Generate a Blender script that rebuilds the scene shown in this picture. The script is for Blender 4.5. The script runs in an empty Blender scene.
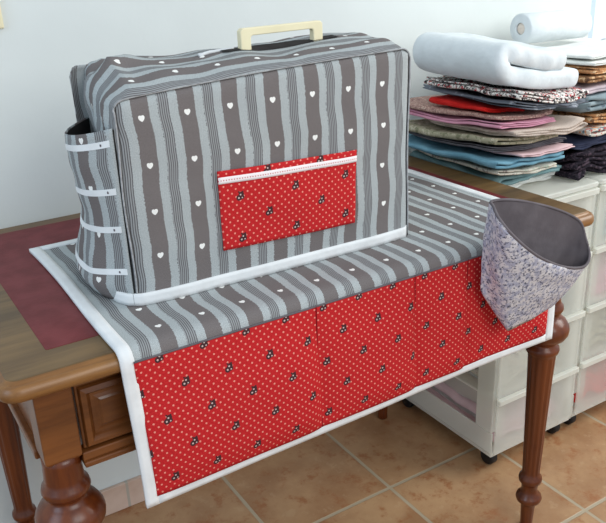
import bpy, math, random
from mathutils import Vector, Matrix, noise
PI = math.pi
scene = bpy.context.scene
COL = scene.collection
rnd = random.Random(7)

# ------------------------------------------------------------------ helpers
def lin(c):
    return tuple(((v/255)/12.92 if v/255 <= .04045 else ((v/255+.055)/1.055)**2.4) for v in c) + (1.0,)

def empty(name, loc, label, cat, group=None):
    o = bpy.data.objects.new(name, None); COL.objects.link(o)
    o.location = loc; o.empty_display_size = .02
    o['label'] = label; o['category'] = cat
    if group: o['group'] = group
    return o

def wloc(o):
    v = Vector((0, 0, 0))
    while o is not None:
        v += o.location; o = o.parent
    return v

def obj(name, md, mat, parent=None, loc=(0, 0, 0), smooth=True, solid=None, bevel=None, subsurf=0, label=None):
    """md = (verts, faces[, uvs per vertex]) in world coordinates -> one mesh object"""
    verts, faces = md[0], md[1]
    base = wloc(parent) if parent is not None else Vector(loc)
    me = bpy.data.meshes.new(name)
    me.from_pydata([tuple(Vector(v)-base) for v in verts], [], faces)
    if len(md) > 2 and md[2]:
        uvl = me.uv_layers.new(name='UVMap')
        for lp in me.loops: uvl.data[lp.index].uv = md[2][lp.vertex_index]
    me.validate(); me.update()
    for p in me.polygons: p.use_smooth = smooth
    me.materials.append(mat)
    o = bpy.data.objects.new(name, me); COL.objects.link(o)
    if parent is not None: o.parent = parent
    else: o.location = loc
    if solid:
        m = o.modifiers.new('s', 'SOLIDIFY'); m.thickness = solid; m.offset = 0
    if bevel:
        m = o.modifiers.new('b', 'BEVEL'); m.width = bevel; m.segments = 3; m.limit_method = 'ANGLE'; m.angle_limit = .6
    if subsurf:
        m = o.modifiers.new('ss', 'SUBSURF'); m.levels = subsurf; m.render_levels = subsurf
    if label: o['label'] = label
    return o

def tag(o, label, cat, group=None, kind=None):
    o['label'] = label; o['category'] = cat
    if group: o['group'] = group
    if kind: o['kind'] = kind
    return o

def join(*mds):
    V, F, U = [], [], []
    for md in mds:
        n = len(V); V += list(md[0]); F += [tuple(i+n for i in f) for f in md[1]]
        U += list(md[2]) if len(md) > 2 and md[2] else [(v[0], v[2]) for v in md[0]]
    return V, F, U

def box(x0, x1, y0, y1, z0, z1):
    V = [(x, y, z) for z in (z0, z1) for y in (y0, y1) for x in (x0, x1)]
    F = [(0, 2, 3, 1), (4, 5, 7, 6), (0, 1, 5, 4), (2, 6, 7, 3), (0, 4, 6, 2), (1, 3, 7, 5)]
    return V, F

def grid(fn, nu, nv, closed_u=False):
    """fn(i/nu, j/nv) -> ((x,y,z),(u,v))"""
    V, U, F = [], [], []
    cu = nu if closed_u else nu+1
    for j in range(nv+1):
        for i in range(cu):
            p, uv = fn(i/nu, j/nv); V.append(p); U.append(uv)
    for j in range(nv):
        for i in range(nu):
            a = j*cu+i; b = j*cu+(i+1) % cu
            F.append((a, b, b+cu, a+cu))
    return V, F, U

def lathe(cx, cy, prof, seg=40, flute=None):
    V, F = [], []
    for r, z in prof:
        for k in range(seg):
            a = 2*PI*k/seg; q = r
            if flute and flute[0] < z < flute[1]:
                q = r*(1-.10*abs(math.sin(a*6))**3)
            V.append((cx+q*math.cos(a), cy+q*math.sin(a), z))
    for j in range(len(prof)-1):
        for k in range(seg):
            F.append((j*seg+k, j*seg+(k+1) % seg, (j+1)*seg+(k+1) % seg, (j+1)*seg+k))
    F.append(tuple(range(seg))[::-1]); n = (len(prof)-1)*seg
    F.append(tuple(range(n, n+seg)))
    return V, F

def rrect(x0, x1, y0, y1, r, n=6):
    P = []
    for cx, cy, a0 in ((x1-r, y1-r, 0), (x0+r, y1-r, PI/2), (x0+r, y0+r, PI), (x1-r, y0+r, 1.5*PI)):
        for k in range(n+1):
            a = a0+PI/2*k/n; P.append((cx+r*math.cos(a), cy+r*math.sin(a)))
    return P

def rrloft(x0, x1, y0, y1, r, prof):
    V, F = [], []; n = 0
    for off, z in prof:
        P = rrect(x0-off, x1+off, y0-off, y1+off, max(r+off, .001)); n = len(P)
        V += [(x, y, z) for x, y in P]
    for j in range(len(prof)-1):
        for k in range(n):
            F.append((j*n+k, (j+1)*n+k, (j+1)*n+(k+1) % n, j*n+(k+1) % n))
    F.append(tuple(range(n))); m = (len(prof)-1)*n
    F.append(tuple(range(m, m+n))[::-1])
    return V, F

def tube(pts, r, seg=8):
    V, F = [], []
    for i, p in enumerate(pts):
        p = Vector(p); a = Vector(pts[max(i-1, 0)]); b = Vector(pts[min(i+1, len(pts)-1)])
        t = (b-a).normalized(); up = Vector((0, 0, 1)) if abs(t.z) < .9 else Vector((1, 0, 0))
        s = t.cross(up).normalized(); w = s.cross(t)
        for k in range(seg):
            q = 2*PI*k/seg; V.append(tuple(p+(s*math.cos(q)+w*math.sin(q))*r))
    for i in range(len(pts)-1):
        for k in range(seg):
            F.append((i*seg+k, i*seg+(k+1) % seg, (i+1)*seg+(k+1) % seg, (i+1)*seg+k))
    F.append(tuple(range(seg))[::-1]); n = (len(pts)-1)*seg; F.append(tuple(range(n, n+seg)))
    return V, F

def sm(a, b, t):
    t = min(max((t-a)/(b-a), 0), 1); return t*t*(3-2*t)
def lerp(a, b, t): return a+(b-a)*t
def nz(x, y, z=0.): return noise.noise(Vector((x, y, z)))

# ------------------------------------------------------------------ node expressions
class X:
    def __init__(s, nt, v): s.nt, s.v = nt, v
    def _m(s, op, *o):
        n = s.nt.nodes.new('ShaderNodeMath'); n.operation = op
        for i, a in enumerate((s,)+o):
            a = a.v if isinstance(a, X) else a
            if isinstance(a, (int, float)): n.inputs[i].default_value = a
            else: s.nt.links.new(a, n.inputs[i])
        return X(s.nt, n.outputs[0])
    def __add__(s, o): return s._m('ADD', o)
    def __sub__(s, o): return s._m('SUBTRACT', o)
    def __mul__(s, o): return s._m('MULTIPLY', o)
    def __truediv__(s, o): return s._m('DIVIDE', o)
    def lt(s, o): return s._m('LESS_THAN', o)
    def gt(s, o): return s._m('GREATER_THAN', o)
    def fract(s): return s._m('FRACT')
    def abs(s): return s._m('ABSOLUTE')
    def sin(s): return s._m('SINE')
    def floor(s): return s._m('FLOOR')
    def max(s, o): return s._m('MAXIMUM', o)
    def min(s, o): return s._m('MINIMUM', o)
    def step(s, a, b):
        n = s.nt.nodes.new('ShaderNodeMapRange'); n.interpolation_type = 'SMOOTHSTEP'
        s.nt.links.new(s.v, n.inputs[0]); n.inputs[1].default_value = a; n.inputs[2].default_value = b
        return X(s.nt, n.outputs[0])

class Mat:
    def __init__(s, name, rough=.8, spec=.3):
        s.m = bpy.data.materials.new(name); s.m.use_nodes = True; s.nt = s.m.node_tree
        s.b = s.nt.nodes['Principled BSDF']; s.b.inputs['Roughness'].default_value = rough
        s.b.inputs['Specular IOR Level'].default_value = spec
    def N(s, t): return s.nt.nodes.new(t)
    def uv(s):
        t = s.N('ShaderNodeTexCoord'); p = s.N('ShaderNodeSeparateXYZ'); s.nt.links.new(t.outputs['UV'], p.inputs[0])
        return X(s.nt, p.outputs[0]), X(s.nt, p.outputs[1])
    def ob(s):
        t = s.N('ShaderNodeTexCoord'); p = s.N('ShaderNodeSeparateXYZ'); s.nt.links.new(t.outputs['Object'], p.inputs[0])
        return X(s.nt, p.outputs[0]), X(s.nt, p.outputs[1]), X(s.nt, p.outputs[2])
    def vec(s, a, b, c=0.):
        n = s.N('ShaderNodeCombineXYZ')
        for i, q in enumerate((a, b, c)):
            if isinstance(q, X): s.nt.links.new(q.v, n.inputs[i])
            else: n.inputs[i].default_value = q
        return n.outputs[0]
    def noise(s, vec, scale, detail=3, rough=.5):
        n = s.N('ShaderNodeTexNoise'); s.nt.links.new(vec, n.inputs['Vector'])
        n.inputs['Scale'].default_value = scale; n.inputs['Detail'].default_value = detail; n.inputs['Roughness'].default_value = rough
        return X(s.nt, n.outputs[0])
    def mix(s, f, a, b):
        n = s.N('ShaderNodeMix'); n.data_type = 'RGBA'
        if isinstance(f, X): s.nt.links.new(f.v, n.inputs[0])
        else: n.inputs[0].default_value = f
        for i, q in ((6, a), (7, b)):
            if isinstance(q, tuple): n.inputs[i].default_value = q
            else: s.nt.links.new(q, n.inputs[i])
        return n.outputs[2]
    def color(s, c):
        if isinstance(c, tuple): s.b.inputs['Base Color'].default_value = c
        else: s.nt.links.new(c, s.b.inputs['Base Color'])
    def bump(s, h, strength=.3, dist=.002):
        n = s.N('ShaderNodeBump'); n.inputs['Strength'].default_value = strength; n.inputs['Distance'].default_value = dist
        s.nt.links.new(h.v, n.inputs['Height']); s.nt.links.new(n.outputs[0], s.b.inputs['Normal'])

def heart(m, hx, hy, s):
    a = hx/s; b = hy/s+(-.1)
    a2 = a*a; b2 = b*b; q = a2+b2-1.0
    return (q*q*q-a2*b2*b).lt(0.0)

P_ = .0667
def stripe_mat(name, u0, v0, wave=.0045):
    m = Mat(name, .9, .1); u, v = m.uv()
    w = m.noise(m.vec(u*.3, v*1.0), 11, 1)-.5
    jag = m.noise(m.vec(u*30, v*420), 1.0, 2)-.5
    ud = u+w*(wave*4)
    p = ((ud-u0)/P_+.5).fract(); d = (p-.5).abs()+jag*.075
    dark = d.lt(.187)
    lines = d.gt(.382)
    fine = (((p+.5).fract()-.5)*(2*PI*22)).sin().step(-.2, .9)
    wv = m.noise(m.vec(u, v), 900, 2)
    cd = m.mix(wv.step(.3, .7), lin((104, 98, 97)), lin((124, 118, 117)))
    cl = m.mix(wv.step(.3, .7), lin((148, 155, 157)), lin((186, 192, 192)))
    ln = m.mix(fine, lin((148, 151, 152)), lin((86, 83, 85)))
    c = m.mix(dark, cl, cd); c = m.mix(lines, c, ln)
    hu = (((u+w*(wave*4)-u0)/P_+.5).fract()-.5)*P_
    hv = (((v-v0)/P_+.5).fract()-.5)*P_
    c = m.mix(heart(m, hu, hv, .0040), c, lin((238, 238, 234)))
    m.color(c)
    m.bump(m.noise(m.vec(u, v), 22, 3)+wv*.05, .35, .006)
    return m.m

def red_mat(name, u0, v0, su=.066, sv=.094):
    m = Mat(name, .9, .1); u, v = m.uv()
    def dots(pu, pv, sx, sy, r):
        a = ((u-pu)/sx+.5).fract()-.5; b = ((v-pv)/sy+.5).fract()-.5
        a = a*sx; b = b*sy
        return (a*a+b*b).lt(r*r), a, b
    d1 = dots(0, 0,   .0125, .0125, .0015)[0]; d2 = dots(.00625, .00625,   .0125, .0125, .0015)[0]
    wv = m.noise(m.vec(u, v), 500, 2)
    c = m.mix(wv.step(.3, .7), lin((180, 34, 38)), lin((200, 46, 48)))
    c = m.mix(d1.max(d2), c, lin((230, 146, 130)))
    for pu, pv in ((u0, v0), (u0+su/2, v0-sv/2)):
        a, b = dots(pu, pv, su, sv, .01)[1:]
        def disc(x, y, r): 
            p = a-x; q = b-y; return (p*p+q*q).lt(r*r)
        dk = disc(.0016, .0022, .0042).max(disc(-.0022, -.0028, .0045)).max(disc(.0028, -.0022, .0034)).max(disc(.004, .006, .0014)).max(disc(-.002, .0062, .0014))
        wt = disc(.0004, .0018, .0013).max(disc(-.0026, -.003, .0014)).max(disc(.003, -.0032, .0011))
        c = m.mix(dk, c, lin((72, 46, 48))); c = m.mix(wt, c, lin((206, 184, 178)))
    m.color(c); m.bump(m.noise(m.vec(u, v), 26, 3), .3, .005)
    return m.m

def plain(name, rgb, rough=.85, spec=.2, var=10, bscale=60, bstr=.25, bd=.003, vscale=25):
    m = Mat(name, rough, spec); x, y, z = m.ob(); vv = m.vec(x, y, z)
    n = m.noise(vv, vscale, 3)
    lo = tuple(max(v-var, 0) for v in rgb); hi = tuple(min(v+var, 255) for v in rgb)
    m.color(m.mix(n.step(.3, .7), lin(lo), lin(hi)))
    if bstr: m.bump(m.noise(vv, bscale, 3), bstr, bd)
    return m.m

def wood(name, lo, hi, axis=0, rough=.35, spec=.5, scale=14):
    m = Mat(name, rough, spec); q = list(m.ob()); q[axis] = q[axis]*.09
    vv = m.vec(*q)
    n = m.noise(vv, scale*4, 5, .65); n2 = m.noise(vv, scale*.9, 2)
    c = m.mix(n.step(.3, .7), lin(lo), lin(hi))
    c = m.mix((n2.step(.45, .75))*.45, c, lin(tuple(int(v*.6) for v in lo)))
    m.color(c); m.bump(n, .12, .001)
    return m.m

def print_mat(name, base, cols, scale=120, thr=.55):
    """small all-over printed fabric from cell noise"""
    m = Mat(name, .9, .1); x, y, z = m.ob(); vv = m.vec(x, y, z)
    c = lin(base)
    for i, cc in enumerate(cols):
        o = m.vec(x+i*1.7, y+i*.9, z+i*2.3)
        n = m.noise(o, scale*(1+.25*i), 2, .6)
        c = m.mix(n.step(thr, thr+.06), c, lin(cc))
    m.color(c); m.bump(m.noise(vv, 50, 3), .25, .003)
    return m.m

def stripe_plain(name, a, b, per, axis):
    m = Mat(name, .9, .1); q = m.ob(); vv = m.vec(*q)
    s = (q[axis]*(2*PI/per)).sin().step(.2, .6)
    m.color(m.mix(s, lin(a), lin(b))); m.bump(m.noise(vv, 50, 3), .25, .003)
    return m.m

def frosted(name, rgb, t=.45):
    m = Mat(name, .3, .4); nt = m.nt; m.color(lin(rgb))
    tr = m.N('ShaderNodeBsdfTransparent'); tl = m.N('ShaderNodeBsdfTranslucent'); tl.inputs[0].default_value = lin(rgb)
    a = m.N('ShaderNodeMixShader'); b = m.N('ShaderNodeMixShader'); out = nt.nodes['Material Output']
    a.inputs[0].default_value = .4; b.inputs[0].default_value = t
    nt.links.new(m.b.outputs[0], a.inputs[1]); nt.links.new(tl.outputs[0], a.inputs[2])
    nt.links.new(a.outputs[0], b.inputs[1]); nt.links.new(tr.outputs[0], b.inputs[2]); nt.links.new(b.outputs[0], out.inputs[0])
    return m.m

# ------------------------------------------------------------------ materials
M = {}
M['white'] = plain('white_binding', (226, 229, 230), .85, .15, 5, 45, .35, .004)
M['wall'] = plain('wall_paint', (218, 224, 222), .9, .1, 3, 18, .25, .004, vscale=3)
M['top'] = wood('desk_top_wood', (92, 70, 42), (120, 94, 58), 0, .35, .4)
M['edge'] = wood('desk_edge_wood', (116, 76, 38), (146, 102, 54), 0, .35, .5)
M['apron'] = wood('desk_apron_wood', (98, 54, 24), (128, 76, 36), 0, .3, .5)
M['leg'] = wood('desk_leg_wood', (84, 36, 14), (114, 56, 22), 2, .28, .5)
M['leather'] = plain('burgundy_leather', (108, 36, 40), .5, .35, 8, 220, .25, .001)
M['red'] = red_mat('red_dotted_fabric', .229, .698)
M['redp'] = red_mat('red_dotted_pocket_fabric', .482, .907, .094, .066)
M['front'] = stripe_mat('striped_heart_fabric', .256, .972)
M['gus'] = stripe_mat('striped_gusset_fabric', .040, .262)
M['side'] = stripe_mat('striped_pocket_fabric', .05, .03)
M['mat'] = stripe_mat('striped_mat_fabric', .948, .296)
M['cream'] = plain('cream_plastic', (232, 222, 186), .4, .4, 3, 80, .05)
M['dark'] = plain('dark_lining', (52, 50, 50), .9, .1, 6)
M['slate'] = plain('slate_lining', (104, 98, 102), .9, .1, 6, 60, .3)
M['black'] = plain('black_plastic', (26, 27, 30), .5, .4, 3)
M['frost'] = frosted('frosted_plastic', (246, 248, 242), .25)
M['frostd'] = frosted('clear_drawer_plastic', (246, 248, 242), .62)
M['lace'] = None
M['card'] = plain('pale_cardboard', (224, 212, 200), .8, .1, 5)
M['seamred'] = plain('dark_red_thread', (120, 20, 28), .9, .1, 5)
M['piping'] = plain('grey_piping', (164, 166, 168), .9, .1, 14, 40, .3, .003, vscale=160)

m = Mat('lace_trim', .9, .1); u, v = m.uv()
a = ((u/.0042).fract()-.5)*.0042; b = v
hole = (a*a+b*b).lt(.0009**2)
m.color(m.mix(hole, lin((240, 232, 232)), lin((196, 70, 78)))); M['lace'] = m.m

m = Mat('pouch_print', .9, .1); x, y, z = m.ob(); vv = m.vec(x, y, z)
n1 = m.noise(vv, 210, 3, .65); n2 = m.noise(m.vec(x+3, y, z), 100, 2, .6)
c = m.mix(n2.step(.42, .6), lin((212, 210, 214)), lin((172, 174, 192)))
c = m.mix(n1.step(.53, .61), c, lin((96, 98, 116)))
m.color(c); m.bump(m.noise(vv, 40, 3), .3, .004); M['pouch'] = m.m

m = Mat('terracotta_tiles', .35, .45); x, y, z = m.ob(); T = .324
tx = (x-.862)/T; ty = (y-.327)/T
e = ((tx+.5).fract()-.5).abs().min(((ty+.5).fract()-.5).abs())
nn = m.noise(m.vec(x, y), 40, 3)
gr = (e+(nn-.5)*.006).step(.011, .016)
tid = m.N('ShaderNodeTexWhiteNoise'); m.nt.links.new(m.vec(tx.floor(), ty.floor()), tid.inputs['Vector'])
tv = X(m.nt, tid.outputs['Value'])
n1 = m.noise(m.vec(x, y, tv*9), 7, 5, .6); n2 = m.noise(m.vec(x+5, y, tv*5), 22, 5, .7)
c = m.mix(n1.step(.3, .7), lin((158, 118, 84)), lin((186, 150, 112)))
c = m.mix(n2.step(.50, .70)*.85, c, lin((154, 98, 60)))
c = m.mix((n2.lt(.38))*.25, c, lin((196, 168, 134)))
c = m.mix(tv*.25, c, lin((150, 108, 76)))
c = m.mix(gr, lin((176, 162, 138)), c)
m.color(c); m.bump(gr+n2*.2, .4, .003); M['tile'] = m.m

m = Mat('skirting_tile', .4, .4); x, y, z = m.ob()
g = ((((x-.30)/T+.5).fract()-.5).abs()).step(.008, .012); n1 = m.noise(m.vec(x, y, z), 12, 4)
c = m.mix(n1.step(.3, .7), lin((196, 168, 150)), lin((216, 192, 176)))
m.color(m.mix(g, lin((180, 172, 160)), c)); M['skirt'] = m.m

m = Mat('window_glass', .1, .5); em = m.N('ShaderNodeEmission'); em.inputs[0].default_value = lin((214, 232, 250)); em.inputs[1].default_value = 1.6
m.nt.links.new(em.outputs[0], m.nt.nodes['Material Output'].inputs[0]); M['daylight'] = m.m
M['frame'] = plain('window_frame_paint', (236, 238, 236), .5, .3, 2)
M['reveal'] = plain('window_steel', (190, 210, 232), .4, .4, 4)

# ------------------------------------------------------------------ setting
WY = .64
def wallrect(x0, x1, z0, z1): return box(x0, x1, WY, WY+.12, z0, z1)
WX0, WX1, WZ0, WZ1 = 1.83, 2.75, .93, 2.1
w = obj('wall_back', join(wallrect(-2.0, WX0, 0, 2.5), wallrect(WX1, 3.4, 0, 2.5), wallrect(WX0, WX1, 0, WZ0), wallrect(WX0, WX1, WZ1, 2.5)), M['wall'], smooth=False)
w['kind'] = 'structure'
fl = obj('floor', box(-2.0, 3.4, -2.4, WY+.12, -.05, 0), M['tile'], smooth=False); fl['kind'] = 'structure'
b = obj('baseboard_back', box(-2.0, 3.4, WY-.011, WY-.0005, .0005, .072), M['skirt'], smooth=False, bevel=.002); b['kind'] = 'structure'
wr = obj('window_1', join(box(WX0, WX0+.022, WY+.002, WY+.1, WZ0, WZ1), box(WX1-.022, WX1, WY+.002, WY+.1, WZ0, WZ1), box(WX0+.022, WX1-.022, WY+.002, WY+.1, WZ0, WZ0+.022), box(WX0+.022, WX1-.022, WY+.002, WY+.1, WZ1-.022, WZ1)), M['reveal'], smooth=False)
wr['kind'] = 'structure'
wf = obj('window_frame', join(box(WX0+.023, WX0+.075, WY+.03, WY+.08, WZ0+.023, WZ1-.023), box(WX1-.075, WX1-.023, WY+.03, WY+.08, WZ0+.023, WZ1-.023), box(WX0+.075, WX1-.075, WY+.03, WY+.08, WZ0+.023, WZ0+.075), box(WX0+.075, WX1-.075, WY+.03, WY+.08, WZ1-.075, WZ1-.023), box((WX0+WX1)/2-.03, (WX0+WX1)/2+.03, WY+.03, WY+.08, WZ0+.075, WZ1-.075)), M['frame'], wr, smooth=False, bevel=.004)
obj('pane', join(box(WX0+.075, (WX0+WX1)/2-.03, WY+.05, WY+.056, WZ0+.075, WZ1-.075), box((WX0+WX1)/2+.03, WX1-.075, WY+.05, WY+.056, WZ0+.075, WZ1-.075)), M['daylight'], wr, smooth=False)

# small fixture on wall at the picture's upper left
sw = empty('wall_switch', (.165, WY, 1.165), 'cream light switch plate on white wall at the upper left corner', 'light switch')
obj('plate', join(box(.125, .205, WY-.009, WY-.0005, 1.128, 1.208)), M['cream'], sw, smooth=False, bevel=.003)
obj('rocker', box(.145, .185, WY-.014, WY-.0085, 1.142, 1.194), M['white'], sw, smooth=False, bevel=.002)

# ------------------------------------------------------------------ desk
W, D, H = 1.093, .625, .76
desk = empty('writing_desk', (W/2, D/2, 0), 'antique brown wooden desk with burgundy leather top and turned legs', 'desk')
obj('tabletop', rrloft(0, W, 0, D, .02, [(-.03, .7305), (-.012, .731), (.0, .7325), (.006, .736), (.0085, .742), (.008, .748), (.0045, .754), (.001, .7562), (-.001, .7558), (-.0025, .7575), (-.006, .76), (-.012, .7602)]), M['edge'], desk)
obj('top_panel', rrloft(.006, W-.006, .006, D-.006, .016, [(-.001, .7597), (0, .7600), (-.0008, .7606), (-.003, .7608)]), M['top'], desk, smooth=False)
li = .069
obj('leather_inset', rrloft(li, W-li, li-.004, D-li*.55, .004, [(0, .7603), (0, .7611), (-.001, .7613)]), M['leather'], desk, smooth=False)
lx, ly, bh = .059, .045, .0255
LEGP = [(.011, 0), (.014, .004), (.0135, .02), (.0155, .06), (.0175, .070), (.0265, .077), (.0285, .084), (.0265, .091), (.018, .098), (.0175, .112), (.019, .124), (.0245, .129), (.0255, .135), (.0245, .141), (.0195, .147),
        (.0192, .16), (.0205, .2), (.0235, .3), (.0265, .4), (.0285, .445), (.0285, .452), (.033, .457), (.0345, .463), (.033, .469), (.027, .475), (.0265, .479), (.033, .484), (.043, .492), (.0485, .502), (.0495, .510), (.0480, .519), (.042, .529), (.034, .536),
        (.0285, .541), (.0275, .546), (.032, .550), (.0345, .556), (.033, .563), (.0285, .568), (.0275, .575), (.0268, .592), (.0262, .602), (.0262, .614)]
for k, (cx, cy) in enumerate(((lx, ly), (W-lx, ly), (lx, D-ly), (W-lx, D-ly))):
    lg = obj('leg', lathe(cx, cy, LEGP, 48, (.15, .45)), M['leg'], desk)
    obj('leg_block', rrloft(cx-bh, cx+bh, cy-bh, cy+bh, .003, [(-.006, .608), (-.001, .6135), (0, .616), (0, .7305)]), M['apron'], lg, smooth=False)
ay = .026   # apron front plane
obj('back_apron', box(lx+bh, W-lx-bh, D-.040, D-.022, .605, .7305), M['apron'], desk, smooth=False)
for sx in (0, 1):
    x0 = .040 if not sx else W-.058
    ap = obj('side_apron', box(x0, x0+.018, ly+bh, D-ly-bh, .605, .7305), M['apron'], desk, smooth=False)
    xm = (.030, .046) if not sx else (W-.046, W-.030)
    obj('moulding', box(xm[0], xm[1], ly+bh, D-ly-bh, .596, .612), M['apron'], ap, smooth=False, bevel=.003)
obj('bottom_rail', join(box(lx+bh, W-lx-bh, ay-.004, ay+.02, .600, .614), box(lx+bh, W-lx-bh, ay-.009, ay+.018, .592, .6005)), M['apron'], desk, smooth=False, bevel=.002)
obj('top_rail', box(lx+bh, W-lx-bh, ay, ay+.018, .719, .7305), M['apron'], desk, smooth=False)
def drawer(x0, x1):
    z0, z1 = .6155, .7175
    d = obj('drawer', box(x0, x1, ay+.003, ay+.018, z0, z1), M['apron'], desk, smooth=False, bevel=.002)
    # framed raised panel
    f = .017
    V = []; F = []
    rings = [(0.004, .001), (.006, -.004), (f-.004, -.006), (f, -.001), (f+.003, .004), (f+.012, .0015), (f+.015, -.0005)]
    for o, y in rings:
        V += [(x0+o, ay+y, z0+o), (x1-o, ay+y, z0+o), (x1-o, ay+y, z1-o), (x0+o, ay+y, z1-o)]
    for j in range(len(rings)-1):
        for k in range(4): F.append((j*4+k, j*4+(k+1) % 4, (j+1)*4+(k+1) % 4, (j+1)*4+k))
    n = (len(rings)-1)*4; F.append((n, n+1, n+2, n+3))
    obj('drawer_panel', (V, F), M['apron'], d, smooth=False)
    cx = (x0+x1)/2
    V, F = lathe(0, 0, [(.005, 0), (.005, .008), (.011, .013), (.012, .018), (.008, .023), (.002, .024)], 20)
    obj('knob', ([(cx+a, ay-c-.0005, (z0+z1)/2+b) for a, b, c in V], F), M['leg'], d)
drawer(lx+bh+.004, W/2-.012); drawer(W/2+.012, W-lx-bh-.004)
obj('drawer_divider', box(W/2-.011, W/2+.011, ay, ay+.018, .6145, .7188), M['apron'], desk, smooth=False)

# ------------------------------------------------------------------ quilted mat
mat_o = empty('sewing_mat', (.57, .0, .7615), 'grey striped quilted mat with white edging draped over desk front', 'mat')
ZT = .7645; RB = .016; YE = -.012      # centre surface height, bend radius, hanging plane
TL_ = .451                              # path: back edge -> start of bend at y=YE+RB
def mat_left(t): return .143+.004*sm(.2, .6, t)+.003*math.sin(t*11)
def mat_right(t): return .991-.013*sm(.3, .62, t)
def matp(s, t, off=0.):
    """s 0..1 across, t metres along from the back edge"""
    x = lerp(mat_left(t), mat_right(t), s)
    flat = TL_-(YE+RB); arc = RB*PI/2
    if t < flat:
        y = TL_-t; z = ZT; n = (0, 0, 1)
        z += .0006*(nz(x*9, y*9)+1)*sm(0, .05, t)
    elif t < flat+arc:
        a = (t-flat)/RB; y = YE+RB-RB*math.sin(a); z = ZT-RB+RB*math.cos(a); n = (0, -math.sin(a), math.cos(a))
    else:
        h = t-flat-arc; y = YE; z = ZT-RB-h; n = (0, -1, 0)
        k = sm(0, .2, h)
        y += -.004*k*(.5+.5*math.sin(x*13+.6))-.003*k
        z += .012*k*sm(.2, .7, x)
    return (x+n[0]*off, y+n[1]*off, z+n[2]*off)
TT = TL_-(YE+RB)+RB*PI/2+.230           # total path length
BW = .019
def matuv(s, t):
    x = lerp(mat_left(t), mat_right(t), s); return (x, TL_-t)
obj('mat_panel', grid(lambda a, b: (matp(lerp(.012, .988, a), lerp(.01, TT-.01, b)), matuv(lerp(.012, .988, a), lerp(.01, TT-.01, b))), 70, 90), M['mat'], mat_o, solid=.004)
sb = BW/.845
def strip(s0, s1, t0, t1, nu, nv, off=.0008): return grid(lambda a, b: (matp(lerp(s0, s1, a), lerp(t0, t1, b), off), (a, b)), nu, nv)
obj('edge_binding', join(strip(0, sb, 0, TT, 3, 90), strip(1-sb, 1, 0, TT, 3, 90), strip(sb, 1-sb, 0, BW, 60, 3), strip(sb, 1-sb, TT-BW*.8, TT, 60, 3)), M['white'], mat_o, solid=.0058)
# red pocket panel on the hanging part, sewn into compartments
T0 = TL_-(YE+RB)+RB*PI/2*.95; T1 = TT-BW*.75
seams = [sb*.9, (.457-.152)/.845, (.649-.152)/.845, (.765-.152)/.845, 1-sb*.9]
def pocketp(a, b):
    s = lerp(seams[0], seams[-1], a); t = lerp(T0, T1, b)
    k = 0
    for q in range(4):
        if seams[q] <= s <= seams[q+1]: k = (s-seams[q])/(seams[q+1]-seams[q])
    puff = .0034+.009*(1-abs(2*k-1)**10)*sm(0, .5, b)*(1-sm(.85, 1, b)*.6)*(.45+1.1*k)
    puff *= 1-.5*sm(.7, .8, s)
    puff += .002*nz(s*9, t*12)*sm(0, .2, b)*(1-sm(.9, 1, b))
    x, y, z = matp(s, t, puff)
    h = ZT-RB-(t-(TL_-(YE+RB)+RB*PI/2))
    return (x, y, z), (x, h)
obj('pocket_panel', grid(pocketp, 150, 30), M['red'], mat_o, solid=.0012, label='red dotted pocket panel')
for q in range(1, 4):
    sa = (seams[q]-seams[0])/(seams[-1]-seams[0])
    obj('pocket_seam', tube([tuple(Vector(pocketp(sa, i/20)[0])+Vector((0, -.0008, 0))) for i in range(21)], .0009, 5), M['seamred'], mat_o)
obj('seam_edging', tube([pocketp(i/60, 0.005)[0] for i in range(61)], .0016, 6), M['slate'], mat_o)

# ------------------------------------------------------------------ sewing machine cover
cov = empty('sewing_machine_cover', (.46, .2, .768), 'grey striped fabric sewing machine cover with white hearts and cream handle', 'sewing machine cover')
Z0 = .7685
XL, XR = .217, .713
def yfront(x): return lerp(.108, .097, (x-XL)/(XR-XL))
def ztop(x): return lerp(1.067, 1.090, (x-XL)/(XR-XL))+.004*math.sin((x-XL)/(XR-XL)*PI)
RC = .016
# outline of the front edge, from bottom left over the top to bottom right: (x, z)
def outline(back=0):
    P = []
    xl, xr = XL+.026*back, XR+.008*back
    n = 26; dz = .027*back
    for i in range(n+1):
        z = lerp(Z0, ztop(xl)-RC+dz, i/n); f = (z-Z0)/.3
        P.append((xl+.0015*math.sin(f*9), z))
    for i in range(1, 8):
        a = PI-PI/2*i/8; P.append((xl+RC+RC*math.cos(a), ztop(xl)-RC+dz+RC*math.sin(a)))
    for i in range(1, 48):
        x = lerp(xl+RC, xr-RC, i/48); dz = lerp(.027, .004, i/48)*back
        z = ztop(x)+dz
        if back: z += .005*nz(x*14, 3)-.010*math.sin(PI*i/48)+.006*sm(.62, .8, i/48)*(1-sm(.85, 1, i/48))
        P.append((x, z))
    for i in range(0, 8):
        a = PI/2-PI/2*i/8; P.append((xr-RC+RC*math.cos(a), ztop(xr)-RC+dz+RC*math.sin(a)))
    for i in range(n+1):
        z = lerp(ztop(xr)-RC+dz, Z0, i/n); f = (z-Z0)/.3
        P.append((xr+.0015*math.sin(f*7+1), z))
    return P
OF, OB = outline(0), outline(1)
SL = [0]
for i in range(1, len(OF)): SL.append(SL[-1]+math.hypot(OF[i][0]-OF[i-1][0], OF[i][1]-OF[i-1][1]))
DB = .300
NO = len(OF)-1
CX, CZ = (XL+XR)/2, .92
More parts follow.
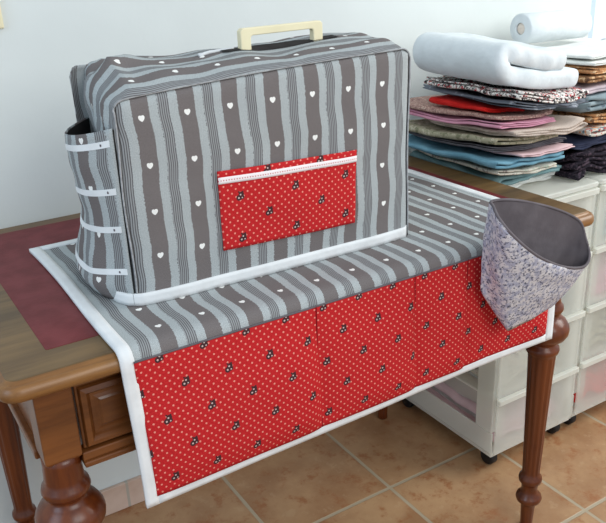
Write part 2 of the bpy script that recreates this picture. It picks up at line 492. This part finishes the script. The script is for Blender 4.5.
def gus(a, b):
    i = min(int(round(a*NO)), NO)
    (xf, zf), (xb, zb) = OF[i], OB[i]
    x = lerp(xf, xb, b); z = lerp(zf, zb, b); y = lerp(yfront(xf), DB, b)
    top = sm(.98, 1.06, z)
    bul = math.sin(PI*b)*.005
    wr = .005*nz(x*16, y*22, z*16)*math.sin(PI*b)**.5
    nx, nzz = (x-CX), 0
    side = -1 if xf < CX else 1
    if 34 <= i <= NO-34: z += .013*math.sin(PI*b)**.6+wr*1.3
    else: x += side*(bul+wr*1.2)-(.024*(1-sm(Z0, Z0+.16, z))*sm(0, .35, b) if side < 0 else 0)
    x -= .010*math.exp(-((z-1.04)/.03)**2)*math.sin(PI*b)*(side < 0)
    if z < Z0: z = Z0
    ck = math.exp(-((xf-XL)/.07)**2)*sm(.95, 1.05, z)*math.sin(PI*b)**.6
    x += ck*.016*nz(y*26, z*24, 4.); z += ck*(.016*nz(y*24+3, x*22, 9.)+.006*math.sin(b*13))
    return (x, y, z), (b*(DB-.1), SL[i])
obj('gusset', grid(gus, NO, 26), M['gus'], cov, solid=.0016)
def panel(out, yf, bulge, sgn):
    # concentric rings from outline toward centre
    V, U, F = [], [], []; n = len(out); R = 22
    cxx = (XL+XR)/2
    rings = [0, .012, .03, .06]+[.06+.94*(k/R) for k in range(1, R)]
    zc = (Z0+1.07)/2
    # use a rectangular grid warp instead of rings: rows from bottom to top
    L = [p for p in out if p[0] < cxx]; Rr = [p for p in out if p[0] >= cxx][::-1]
    def atz(side, z):
        pts = [p for p in side if True]
        best = None
        for p, q in zip(pts, pts[1:]):
            if min(p[1], q[1]) <= z <= max(p[1], q[1]) and abs(q[1]-p[1]) > 1e-9:
                return lerp(p[0], q[0], (z-p[1])/(q[1]-p[1]))
        return pts[-1][0] if z > pts[-1][1] else pts[0][0]
    NXX, NZZ = 84, 60
    for j in range(NZZ+1):
        for i in range(NXX+1):
            a = i/NXX; b = j/NZZ
            xa = lerp(out[0][0], out[-1][0], a)
            zt = None
            x_m = lerp(XL, XR, a)
            # corner rounding of top edge
            dl = min(x_m-XL, XR-x_m); zt = ztop(x_m)
            if sgn > 0: zt += lerp(.027, .004, a)-.010*math.sin(PI*a)
            if dl < RC: zt -= RC-math.sqrt(max(RC*RC-(RC-dl)**2, 0))
            z = lerp(Z0, zt, b)
            f = (z-Z0)/.3
            xl = XL+.0015*math.sin(f*9); xr = XR+.0015*math.sin(f*7+1)
            x = lerp(xl, xr, a)
            e = min(a*.49, (1-a)*.49, (1-b)*.3)
            p = bulge*(1-math.exp(-e/.05))+.0025*nz(x*13, z*15, 2.)*sm(0, .03, e)
            rim = .006*math.exp(-e/.004)
            y = yf(x)+sgn*(p-rim)
            V.append((x, y, z)); U.append((x, z))
    for j in range(NZZ):
        for i in range(NXX):
            k = j*(NXX+1)+i; F.append((k, k+1, k+NXX+2, k+NXX+1))
    return V, F, U
FP = panel(OF, yfront, .007, -1)
obj('front_panel', FP, M['front'], cov, solid=.0016)
obj('back_panel', panel(OB, lambda x: DB, .004, 1), M['front'], cov, solid=.0016)
obj('seam_piping', tube([(OF[i][0], yfront(OF[i][0])+.001, OF[i][1]) for i in range(1, len(OF)-1)], .0014, 6), M['piping'], cov)
# white hem around the foot of the cover
def fy(x, z):     # front surface height lookup
    best = min(FP[0], key=lambda v: (v[0]-x)**2+(v[2]-z)**2); return best[1]
hemp = [(XL-.014, .298), (XL-.0265, .25), (XL-.027, .2), (XL-.0255, .165), (XL-.020, .137), (XL-.011, .118)]
for i in range(0, 61):
    a = i/60; x = lerp(XL+.004, XR, a); hemp.append((x, fy(x, Z0+.008)-.0022))
hemp += [(XR+.005, .112), (XR+.006, .15), (XR+.007, .2), (XR+.007, .25), (XR+.006, .296)]
hl = len(hemp)-1
hz = lambda a: .019
obj('hem_binding', grid(lambda a, b: ((hemp[int(round(a*hl))][0], hemp[int(round(a*hl))][1], Z0-.0005+b*hz(a)), (a, b)), hl, 3), M['white'], cov, solid=.003)
# red front pocket with lace
def fpk(a, b, off):
    x = lerp(.355, lerp(.595, .599, b), a); z = lerp(lerp(.826, .820, a), lerp(.949, .943, a), b)
    y = fy(x, z)-off-.0035*math.sin(PI*a)*sm(0, .5, b)
    return (x, y, z)
def ysm(p):  # smoother front surface for the pocket
    return p
obj('front_pocket', grid(lambda a, b: ((fpk(a, b, .0035)), (fpk(a, b, 0)[0], fpk(a, b, 0)[2])), 48, 24), M['redp'], cov, solid=.0018, label='red dotted front pocket with white lace trim')
fpo = [o for o in cov.children if o.name.startswith('front_pocket')][0]
obj('lace_trim', grid(lambda a, b: (fpk(a, lerp(.845, .925, b), .0052), (fpk(a, .9, 0)[0], (b-.5)*.0095)), 48, 3), M['lace'], fpo, solid=.001)
# left side pocket
def spk(a, b, off=0.):
    """a 0 front .. 1 back, b 0 bottom .. 1 rim"""
    y = lerp(.111, .300, a)
    z = lerp(Z0+.001, lerp(1.031, 1.014, a), b)
    f = (z-Z0)
    xs = XL-.004+.024*a**3*sm(.04, .16, f)-.025*(1-sm(0, .16, f))*sm(0, .35, a)
    e = (1-abs(2*a-1.0)**2.2); e = max(e, 0)
    bul = e*(.021+.018*sm(.2, .9, b))*sm(-.06, .12, b)+.003*nz(a*5, b*9)*e
    z -= .010*e*b
    return (xs-bul-off, y, z)
sp = obj('side_pocket', grid(lambda a, b: (spk(a, b), (a*.2, b*.24)), 40, 34), M['side'], cov, solid=.0016)
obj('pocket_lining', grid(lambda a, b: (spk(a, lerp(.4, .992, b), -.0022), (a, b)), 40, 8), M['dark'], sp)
for bz, sag in ((.925, .0), (.665, .002), (.45, .005), (.2, .008)):
    tp = obj('tape', grid(lambda a, b: (spk(lerp(.02, .96, a), bz-.018+b*.036-(sag*3)*math.sin(PI*a), .0016), (a, b)), 30, 2), M['white'], sp, solid=.0008, smooth=False)
    for a in (.08, .93):
        c = Vector(spk(a, bz-(sag*3)*math.sin(PI*a), .0024)); V, F = lathe(0, 0, [(.0005, -.001), (.0019, -.001), (.0019, .0002), (.001, .0006)], 10)
        obj('rivet', ([(c.x-h, c.y+p, c.z+q) for p, q, h in V], F), M['slate'], tp)
# carrying handle
hy0, hy1 = .194, .207
hx0, hx1, hz0, hz1 = .459, .610, 1.06, 1.134
prof = [(hx0, hz0), (hx0, hz1-.004), (hx0+.004, hz1), (hx1-.004, hz1+.001), (hx1, hz1-.003), (hx1, hz0), (hx1-.018, hz0), (hx1-.018, hz1-.013), (hx1-.021, hz1-.0105), (hx0+.021, hz1-.0115), (hx0+.018, hz1-.014), (hx0+.018, hz0)]
def extr(prof, y0, y1):
    n = len(prof); V = [(x, y0, z) for x, z in prof]+[(x, y1, z) for x, z in prof]
    F = [tuple(range(n)), tuple(range(n, 2*n))[::-1]]+[(k, k+n, (k+1) % n+n, (k+1) % n) for k in range(n)]
    return V, F
hd = obj('carrying_handle', extr(prof, hy0, hy1), M['cream'], cov, smooth=False, bevel=.0016, label='cream plastic carrying handle')
def topz(x, y):
    b = (y-.1)/(DB-.1); j = min(range(34, NO-34), key=lambda k: abs(OF[k][0]-x))
    return gus(j/NO, b)[0][2]
obj('slit_trim', tube([(x, .208+.006*math.sin(x*20), topz(x, .208)+.0015) for x in [.395+.0065*i for i in range(10)]], .0028, 6), M['white'], cov)
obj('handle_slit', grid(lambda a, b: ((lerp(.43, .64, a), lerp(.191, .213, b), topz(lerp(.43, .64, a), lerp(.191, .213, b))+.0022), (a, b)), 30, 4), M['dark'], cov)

# ------------------------------------------------------------------ scrap pouch on the mat's right corner
po = empty('scrap_pouch', (.9, -.06, .6), 'blue grey floral fabric scrap pouch hanging open at desk right corner', 'pouch')
# rim loop (clockwise from the upper left corner along the back edge) and matching bottom loop
RIM = [(0.774, -0.04, 0.854), (0.827, -0.042, 0.846), (0.917, -0.044, 0.815), (0.984, -0.05, 0.779), (0.996, -0.06, 0.745), (0.993, -0.075, 0.716),
       (0.96, -0.09, 0.708), (0.881, -0.11, 0.734), (0.802, -0.125, 0.775), (0.749, -0.125, 0.816), (0.723, -0.11, 0.85), (0.748, -0.07, 0.856)]
BOT = [(0.764, -0.038, 0.699), (0.826, -0.036, 0.661), (0.89, -0.036, 0.643), (0.944, -0.036, 0.632), (0.955, -0.039, 0.626), (0.949, -0.046, 0.624), (0.932, -0.052, 0.623), (0.889, -0.058, 0.622), (0.847, -0.06, 0.617), (0.813, -0.06, 0.614), (0.793, -0.054, 0.643), (0.776, -0.045, 0.673)]
def cr(P, t):
    n = len(P); t = (t % 1)*n; i = int(t) % n; f = t-int(t)
    p0, p1, p2, p3 = (Vector(P[(i+k-1) % n]) for k in range(4))
    return .5*((2*p1)+(p2-p0)*f+(2*p0-5*p1+4*p2-p3)*f*f+(3*p1-p0-3*p2+p3)*f**3)
def ll(P, t):
    n = len(P); t = (t % 1)*n; i = int(t) % n; return Vector(P[i]).lerp(Vector(P[(i+1) % n]), t-int(t))
def pch(a, b, ins=0.):
    r = cr(RIM, a); q = cr(BOT, a).lerp(ll(BOT, a), .75)
    p = r.lerp(q, b); c = (sum((Vector(v) for v in RIM), Vector())/12).lerp(sum((Vector(v) for v in BOT), Vector())/12, b)
    d = (p-c); d.z *= .3
    p = p+d.normalized()*(.005*math.sin(PI*b)+.003*nz(a*9, b*4)*sm(0, .2, b)-ins)
    p.y = min(p.y, -.0365)
    return tuple(p)
body = grid(lambda a, b: (pch(a, b), (a, b)), 96, 20, True)
nb = len(body[0]); cb = sum((Vector(v) for v in BOT), Vector())/12
V, F, U = list(body[0]), list(body[1]), list(body[2])
V.append(tuple(cb+Vector((0, 0, .004)))); U.append((.5, 1)); base = 20*96
for i in range(96): F.append((base+i, base+(i+1) % 96, nb))
obj('outer_shell', (V, F, U), M['pouch'], po, solid=.0012)
ln = grid(lambda a, b: (pch(a, lerp(0.0, .93, b), .0042), (a, b)), 96, 16, True)
V, F, U = list(ln[0]), list(ln[1]), list(ln[2]); nb = len(V); V.append(tuple(cb+Vector((0, 0, .02)))); U.append((0, 0)); base = 16*96
for i in range(96): F.append((base+i, base+(i+1) % 96, nb))
obj('lining', (V, F, U), M['slate'], po)
obj('rim_seam', (lambda md: (md[0], md[1]+[]))(tube([pch(i/96, .0, .002) for i in range(97)], .0027, 6)), M['slate'], po)

def strap(a, b):
    x = lerp(.85, .92, a)
    P = [(-.0355, .785), (-.034, .777), (-.028, .7715), (-.012, .7690), (.000, .7688), (.02, .7690)]
    i = min(int(b*5), 4); f = b*5-i
    return (x, lerp(P[i][0], P[i+1][0], f), lerp(P[i][1], P[i+1][1], f)), (a, b)
obj('hanging_strap', grid(strap, 4, 15), M['pouch'], po, solid=.0014)

# ------------------------------------------------------------------ drawer towers
def tower(x0, x1, y0, y1, label, n=4):
    zb, zt = .045, .712
    t = empty('drawer_tower', ((x0+x1)/2, (y0+y1)/2, 0), label, 'drawer unit', 'translucent drawer units')
    pw, pd = .030, .055
    bx = []
    for xx in (x0, x1-pw):
        bx.append(box(xx, xx+pw, y0+.012, y0+.012+pd, zb+.07, zt-.012)); bx.append(box(xx, xx+pw, y1-pd, y1, zb+.07, zt-.012))
    hh = (zt-.012-zb-.012)/n
    bx.append(box(x0, x1, y0+.008, y1, zb, zb+.010))
    bx.append(box(x0, x0+.004, y0+.008, y1, zb+.010, zb+.07)); bx.append(box(x1-.004, x1, y0+.008, y1, zb+.010, zb+.07))
    for k in range(1, n):
        z = zb+.012+hh*k
        bx.append(box(x0+.001, x1-.001, y0+.02, y1-.001, z-.010, z-.003))
    obj('frame', join(*bx), M['frost'], t, smooth=False, bevel=.002)
    obj('top_board', rrloft(x0-.003, x1+.003, y0-.004, y1, .012, [(-.004, zt-.012), (0, zt-.010), (0, zt-.002), (-.003, zt)]), M['frost'], t, smooth=False)
    for k in range(n):
        a = zb+.012+hh*k; b = a+hh-.003
        q = .033
        d = obj('drawer', join(box(x0+.004, x1-.004, y0, y0+.004, a, b), box(x0+q, x0+q+.003, y0+.004, y1-.02, a+.004, b-.012), box(x1-q-.003, x1-q, y0+.004, y1-.02, a+.004, b-.012),
              box(x0+q, x1-q, y0+.004, y1-.02, a, a+.004), box(x0+q, x1-q, y1-.023, y1-.02, a+.004, b-.012)), M['frostd'], t, smooth=False)
        obj('drawer_rim', rrloft(x0+.002, x1-.002, y0-.009, y0+.004, .004, [(0, b-.012), (0, b), (-.001, b+.001)]), M['frost'], d, smooth=False)
        obj('side_rail', join(box(x0+.031, x0+q, y0+.07, y1-.06, a+.06, a+.068), box(x0+.031, x0+q, y0+.07, y1-.06, a+.03, a+.036)), M['white'], d, smooth=False)
    for xx in (x0+.028, x1-.028):
        for yy in (y0+.040, y1-.04):
            cs = obj('caster', join(tuple(([(xx+c2-.011, yy+a2, .0225+b2) for a2, b2, c2 in lathe(0, 0, [(.019, 0), (.022, .003), (.022, .019), (.019, .022)], 20)[0]], lathe(0, 0, [(0, 0)]*4, 20)[1]))), M['black'], t)
            obj('stem', box(xx-.008, xx+.008, yy-.008, yy+.008, .0435, zb+.001), M['black'], cs, smooth=False)
    return hh, zb
T1X = (1.103, 1.392); T2X = (1.405, 1.70)
hh, zb = tower(T1X[0], T1X[1], .222, .622, 'white translucent drawer tower on casters right behind the desk leg')
tower(T2X[0], T2X[1], .226, .622, 'white translucent drawer tower at right edge of picture')

# ------------------------------------------------------------------ folded fabrics
def folded(name, label, mat, x0, x1, y0, y1, zb, zt, layers=3, seed=0, group=None, rot=0, rag=.006, ends=None, thick=None, gap=.0012, fold='left', sub=0, yr=.008, wave=.0, loose=.45):
    if group == 'fabric pile on the near drawer tower' and not rot: rot = ((seed*37) % 11-5)*.012
    """serpentine folded cloth, filling the space between the surfaces zb(x,y) and zt(x,y)"""
    r = random.Random(seed); V, F, U = [], [], []
    thk = zt((x0+x1)/2, (y0+y1)/2)-zb((x0+x1)/2, (y0+y1)/2)
    n = layers; path = []     # (a, h)
    for k in range(n):
        h = (k+.5)/n
        e0 = r.uniform(0, rag); e1 = r.uniform(0, rag*1.5)
        if ends: e1 = ends[k]
        a0, a1 = 0+e0*.3, 1-e1/(x1-x0)
        m = 16
        seg = [(lerp(a0, a1, i/m), h) for i in range(m+1)]
        if fold == 'right': seg = [(1-a, hh_) for a, hh_ in seg]
        if k % 2 == 0: seg = seg[::-1]
        if path:
            pa, ph = path[-1]; na, nh = seg[0]
            sg = -1 if min(pa, na) < .5 else 1
            for i in range(1, 5):
                q = PI*i/5; am = lerp(pa, na, i/5); path.append((am+sg*math.sin(q)*thk/(2*n)/(x1-x0), lerp(ph, nh, .5-.5*math.cos(q))))
        path += seg
    ny = 14; cx, cy = (x0+x1)/2, (y0+y1)/2; cr_, sr_ = math.cos(rot), math.sin(rot)
    for j in range(ny+1):
        for i, (a, h) in enumerate(path):
            b = j/ny
            yy = lerp(y0, y1, b)+yr*nz(i*.35+seed*3.1, j*.2, seed)*(1 if j in (0, ny) else .3)+(r.uniform(-1, 1)*wave if j in (0, ny) else 0)
            xx = lerp(x0, x1, a)+.003*nz(h*5+seed, b*4, seed*1.7)
            X_, Y_ = cx+(xx-cx)*cr_-(yy-cy)*sr_, cy+(xx-cx)*sr_+(yy-cy)*cr_
            lo, hi = zb(X_, Y_)+gap, zt(X_, Y_)-gap
            dd = (hi-lo)*loose; hi -= dd*sm(-.2, .6, nz(X_*12+seed*5.3, Y_*10, seed)); lo += dd*.6*sm(0, .6, nz(X_*13, Y_*9+seed*3.1, seed*2.))
            V.append((X_, Y_, lerp(lo, hi, h))); U.append((xx, yy))
    c = len(path)
    for j in range(ny):
        for i in range(c-1): F.append((j*c+i, j*c+i+1, (j+1)*c+i+1, (j+1)*c+i))
    mid = (zt(cx, cy)-zb(cx, cy)-2*gap)/n
    o = obj(name, (V, F, U), mat, loc=(cx, cy, zb(cx, cy)), solid=thick or max(mid*(1-loose*.5)*.72, .001), subsurf=sub)
    o['label'] = label; o['category'] = 'folded fabric'
    if group: o['group'] = group
    return o

# pile on the near tower: surfaces given at back-left, front-left and front-right
def surf(bl, flz, fr, x0=1.09, x1=1.29, y0=.25, y1=.54):
    def z(x, y):
        u = (x-x0)/(x1-x0); v = (y-y0)/(y1-y0)
        return flz+(fr-flz)*u+(bl-flz)*v+.004*math.sin(x*23+y*11)+.004*nz(x*14, y*14, 5.)
    return z
base_flat = lambda x, y: .7122
S = [surf(*q) for q in ((.770, .770, .756), (.785, .786, .772), (.806, .813, .797), (.812, .822, .809), (.822, .837, .824), (.846, .857, .842), (.862, .874, .872), (.878, .891, .884), (.898, .906, .895), (.925, .918, .902), (.945, .938, .915), (.968, .960, .936))]
G1 = 'fabric pile on the near drawer tower'
FM = {
 'pale': print_mat('pale_print', (206, 202, 190), [(150, 140, 136), (176, 186, 170)], 60),
 'teal': plain('teal_cloth', (120, 152, 156), var=8), 'blue': plain('blue_cloth', (108, 154, 174), var=10),
 'lpink': plain('light_pink_cloth', (216, 188, 192), var=6), 'dgrey': plain('dark_grey_cloth', (98, 96, 102), var=8),
 'olive': print_mat('olive_print', (168, 164, 140), [(128, 128, 104), (196, 190, 170)], 70),
 'beige': stripe_plain('beige_striped_cloth', (204, 190, 178), (176, 162, 152), .004, 0),
 'pink': plain('pink_cloth', (210, 150, 172), var=10), 'dot': print_mat('dotted_beige_cloth', (180, 146, 136), [(212, 186, 170), (140, 106, 104)], 170),
 'red': plain('red_cloth', (206, 34, 30), var=10), 'gdot': print_mat('grey_dotted_cloth', (112, 118, 128), [(164, 170, 178)], 45, .6),
 'bw': print_mat('black_white_red_print', (236, 232, 226), [(186, 50, 56), (40, 38, 42), (60, 54, 58)], 120, .54),
 'bat': plain('white_batting', (216, 223, 226), .95, .1, 4, 25, .5, .008),
 'navy': plain('navy_cloth', (52, 58, 80), var=8), 'black': print_mat('black_ruffled_cloth', (40, 36, 44), [(24, 22, 28), (78, 66, 76)], 90),
 'floral': print_mat('multicolour_floral_print', (206, 200, 190), [(206, 130, 60), (96, 128, 140), (170, 70, 70)], 55, .56),
 'gblue': print_mat('grey_blue_cloth', (140, 156, 162), [(96, 108, 120)], 30, .6), 'pgrey': plain('pink_grey_cloth', (190, 176, 182), var=10),
 'brown': print_mat('brown_print', (150, 110, 78), [(100, 74, 58), (210, 176, 136)], 80), 'orange': print_mat('orange_print', (204, 150, 104), [(230, 200, 160), (140, 106, 80)], 80),
 'wht': plain('white_cloth', (228, 230, 226), var=5),
}
Fn = lambda *a, **k: folded('folded_fabric', *a, group=G1, **k)
Fn('pale flat cloth lying lowest on the near drawer tower, mostly behind desk edge', FM['wht'], 1.118, 1.33, .30, .60, base_flat, surf(.735, .735, .735), layers=3, seed=1)
folded('folded_fabric', 'teal cloth end poking out under blue cloth at pile right', FM['teal'], 1.116, 1.318, .272, .56, surf(.735, .735, .735), S[0], layers=2, seed=2, group=G1)
Fn('pale printed cloth directly beneath the bright blue cloth', FM['pale'], 1.10, 1.275, .245, .56, S[0], S[1], layers=2, seed=3)
Fn('bright blue folded cloth near bottom of left pile', FM['blue'], 1.075, 1.285, .238, .58, S[1], S[2], layers=2, seed=4, rag=.003)
Fn('light pink thin cloth lying on bright blue cloth', FM['lpink'], 1.13, 1.312, .232, .50, S[2], S[3], layers=2, seed=5)
Fn('dark grey folded cloth between light pink and olive cloths', FM['dgrey'], 1.085, 1.318, .26, .57, S[3], S[4], layers=3, seed=6, rag=.012)
Fn('olive patterned cloth under beige striped cloth', FM['olive'], 1.078, 1.27, .25, .57, S[4], S[5], layers=2, seed=7)
Fn('thick beige pin-striped cloth jutting to the front of the pile', FM['beige'], 1.10, 1.312, .215, .50, S[5], S[6], layers=3, seed=8, fold='right', rot=-.03)
Fn('pink folded cloth above beige striped cloth', FM['pink'], 1.078, 1.25, .232, .57, S[6], S[7], layers=3, seed=9, rag=.02)
Fn('dusty beige dotted cloth beneath the bright red cloth', FM['dot'], 1.082, 1.24, .245, .57, S[7], S[8], layers=2, seed=10)
Fn('bright red folded cloth in middle of left pile', FM['red'], 1.085, 1.20, .285, .47, S[8], S[9], layers=2, seed=11, rag=.002)
Fn('grey dotted cloth with crumpled end above bright red cloth', FM['gdot'], 1.085, 1.312, .215, .50, S[9], S[10], layers=3, seed=12, rag=.03, yr=.02, fold='right')
Fn('black white and red printed cloth under white batting', FM['bw'], 1.085, 1.30, .205, .485, S[10], S[11], layers=3, seed=13, rag=.004)
S12 = surf(1.072, 1.056, 1.012)
bt = folded('batting', 'thick white folded batting on top of left fabric pile', FM['bat'], 1.085, 1.30, .225, .50, S[11], S12, layers=2, seed=14, ends=[0, .05], thick=.040, gap=.003, sub=2, yr=.010, loose=.0, rot=.001)
bt['category'] = 'batting'

# pile on the far tower
G2 = 'fabric pile on the far drawer tower'
def surf2(z, t=0.): 
    return lambda x, y: z+t*(x-1.42)-.03*(y-.27)*sm(.75, 1., z)+.003*math.sin(x*19+y*13)
Q = [(.712, 0), (.785, .0), (.815, -.02), (.838, -.03), (.868, -.03), (.915, .0), (.938, .0), (.958, .02), (.978, .02), (.990, .02), (1.004, .02)]
Qs = [base_flat]+[surf2(*q) for q in Q[1:]]
F2 = lambda *a, **k: folded('folded_fabric', *a, group=G2, **k)
F2('black ruffled cloth at bottom of the right pile', FM['black'], 1.345, 1.69, .25, .58, Qs[0], Qs[1], layers=6, seed=21, rag=.03, yr=.016, wave=.006)
F2('navy cloth lying on the black ruffled cloth', FM['navy'], 1.34, 1.66, .255, .58, Qs[1], Qs[2], layers=3, seed=22, rag=.02)
F2('multicoloured floral cloth lying on the navy cloth', FM['floral'], 1.37, 1.69, .24, .58, Qs[2], Qs[3], layers=2, seed=23, rag=.02)
F2('orange patterned cloth beneath crumpled grey blue cloth', FM['orange'], 1.39, 1.68, .25, .58, Qs[3], Qs[4], layers=3, seed=24)
F2('crumpled grey blue cloth in middle of right pile', FM['gblue'], 1.345, 1.68, .235, .58, Qs[4], Qs[5], layers=3, seed=25, rag=.05, yr=.026)
F2('pale pink grey cloth under the brown patterned cloths', FM['pgrey'], 1.355, 1.68, .25, .58, Qs[5], Qs[6], layers=2, seed=26)
F2('brown patterned cloth in upper right pile', FM['brown'], 1.36, 1.68, .25, .58, Qs[6], Qs[7], layers=2, seed=27)
F2('orange brown patterned cloth under white cloths in right pile', FM['orange'], 1.37, 1.69, .245, .58, Qs[7], Qs[8], layers=3, seed=28)
F2('lower white cloth near top of the right pile', FM['wht'], 1.36, 1.69, .24, .58, Qs[8], Qs[9], layers=2, seed=29)
F2('uppermost white cloth of right pile in front of the roll', FM['wht'], 1.372, 1.69, .255, .44, Qs[9], Qs[10], layers=2, seed=30)
# white roll lying on the right pile
ro = empty('wadding_roll', (1.53, .50, .998), 'white plastic wrapped roll lying on fabric behind the batting', 'roll')
def cyl(r0, r1, xa, xb, seg=40):
    cz, cy = 1.036, .515
    def f(a, b):
        ang = 2*PI*a; q = [(r0, xa), (r1-.003, xa), (r1, xa+.003), (r1+.0012*math.sin(3*ang), lerp(xa, xb, .33)), (r1+.001*math.sin(4*ang), lerp(xa, xb, .66)), (r1, xb-.003), (r1-.003, xb), (r0, xb), (r0, xa)]
        r, x = q[min(int(round(b*8)), 8)]
        return (x, cy+r*math.cos(ang), cz+r*math.sin(ang)-.02*(x-1.4)), (a, b)
    return grid(f, seg, 8, True)
obj('wrap', cyl(.0145, .037, 1.412, 1.64), FM['bat'], ro)
obj('core', cyl(.001, .0142, 1.414, 1.638), M['card'], ro)
# fabric bundles inside the drawers (seen dimly through the plastic)
cc = [FM['lpink'], FM['pale'], FM['gblue'], FM['beige'], FM['red'], FM['olive'], FM['pink'], FM['teal']]
nm = ['pale pink', 'pale printed', 'grey blue', 'beige', 'red', 'olive', 'pink', 'teal']
rw = ['bottom', 'second', 'third', 'top']
for ti, (xa, xb) in enumerate((T1X, T2X)):
    for k in range(4):
        zz = zb+.013+hh*k+.0045
        j = (k+4*ti) % 8
        o = folded('folded_fabric', f'{nm[j]} cloth inside the {rw[k]} drawer of the {"near" if ti == 0 else "far"} tower', cc[j], xa+.042, xb-.042, .250, .58, (lambda x, y, zz=zz: zz), (lambda x, y, zz=zz: zz+.08+.04*abs(nz(x*9, zz*7))), layers=4, seed=40+k+10*ti, group='fabrics inside the drawers')

# ------------------------------------------------------------------ light
w = bpy.data.worlds.new('World'); scene.world = w; w.use_nodes = True
bg = w.node_tree.nodes['Background']; bg.inputs[0].default_value = (.80, .90, 1.0, 1); bg.inputs[1].default_value = .65
def area(name, loc, tgt, sx, sy, e, col):
    l = bpy.data.lights.new(name, 'AREA'); l.shape = 'RECTANGLE'; l.size = sx; l.size_y = sy; l.energy = e; l.color = col
    o = bpy.data.objects.new(name, l); COL.objects.link(o); o.location = loc
    o.rotation_euler = (Vector(tgt)-Vector(loc)).to_track_quat('-Z', 'Y').to_euler(); return o
area('window_light_right', (2.6, -.6, 1.9), (1.0, .3, .8), 1.2, 1.3, 36, (1.0, .99, .95))
area('window_light_left', (-1.7, -.5, 1.7), (.3, .2, .8), 1.1, 1.3, 14, (.62, .80, 1.0))
area('window_light_front', (.6, -2.2, 2.0), (.5, .2, .7), 1.6, 1.2, 26, (1.0, .98, .95))

# ------------------------------------------------------------------ camera
cd = bpy.data.cameras.new('camera'); cam = bpy.data.objects.new('camera', cd); COL.objects.link(cam)
cd.sensor_fit = 'HORIZONTAL'; cd.sensor_width = 36; cd.lens = 770.0/606*36; cd.clip_start = .02
r = Vector((0.84608455, -0.53182578, -0.03608702)); u = Vector((0.23045692, 0.30390957, 0.92440715)); f = Vector((0.48065636, 0.79044311, -0.37969612))
mt = Matrix((r, u, -f)).transposed().to_4x4(); mt.translation = Vector((-0.10713603, -0.89467275, 1.24871906))
cam.matrix_world = mt
scene.camera = cam
vs = scene.view_settings
vs.view_transform = 'Standard'; vs.look = 'None'; vs.exposure = 0; vs.gamma = 1; vs.use_curve_mapping = False
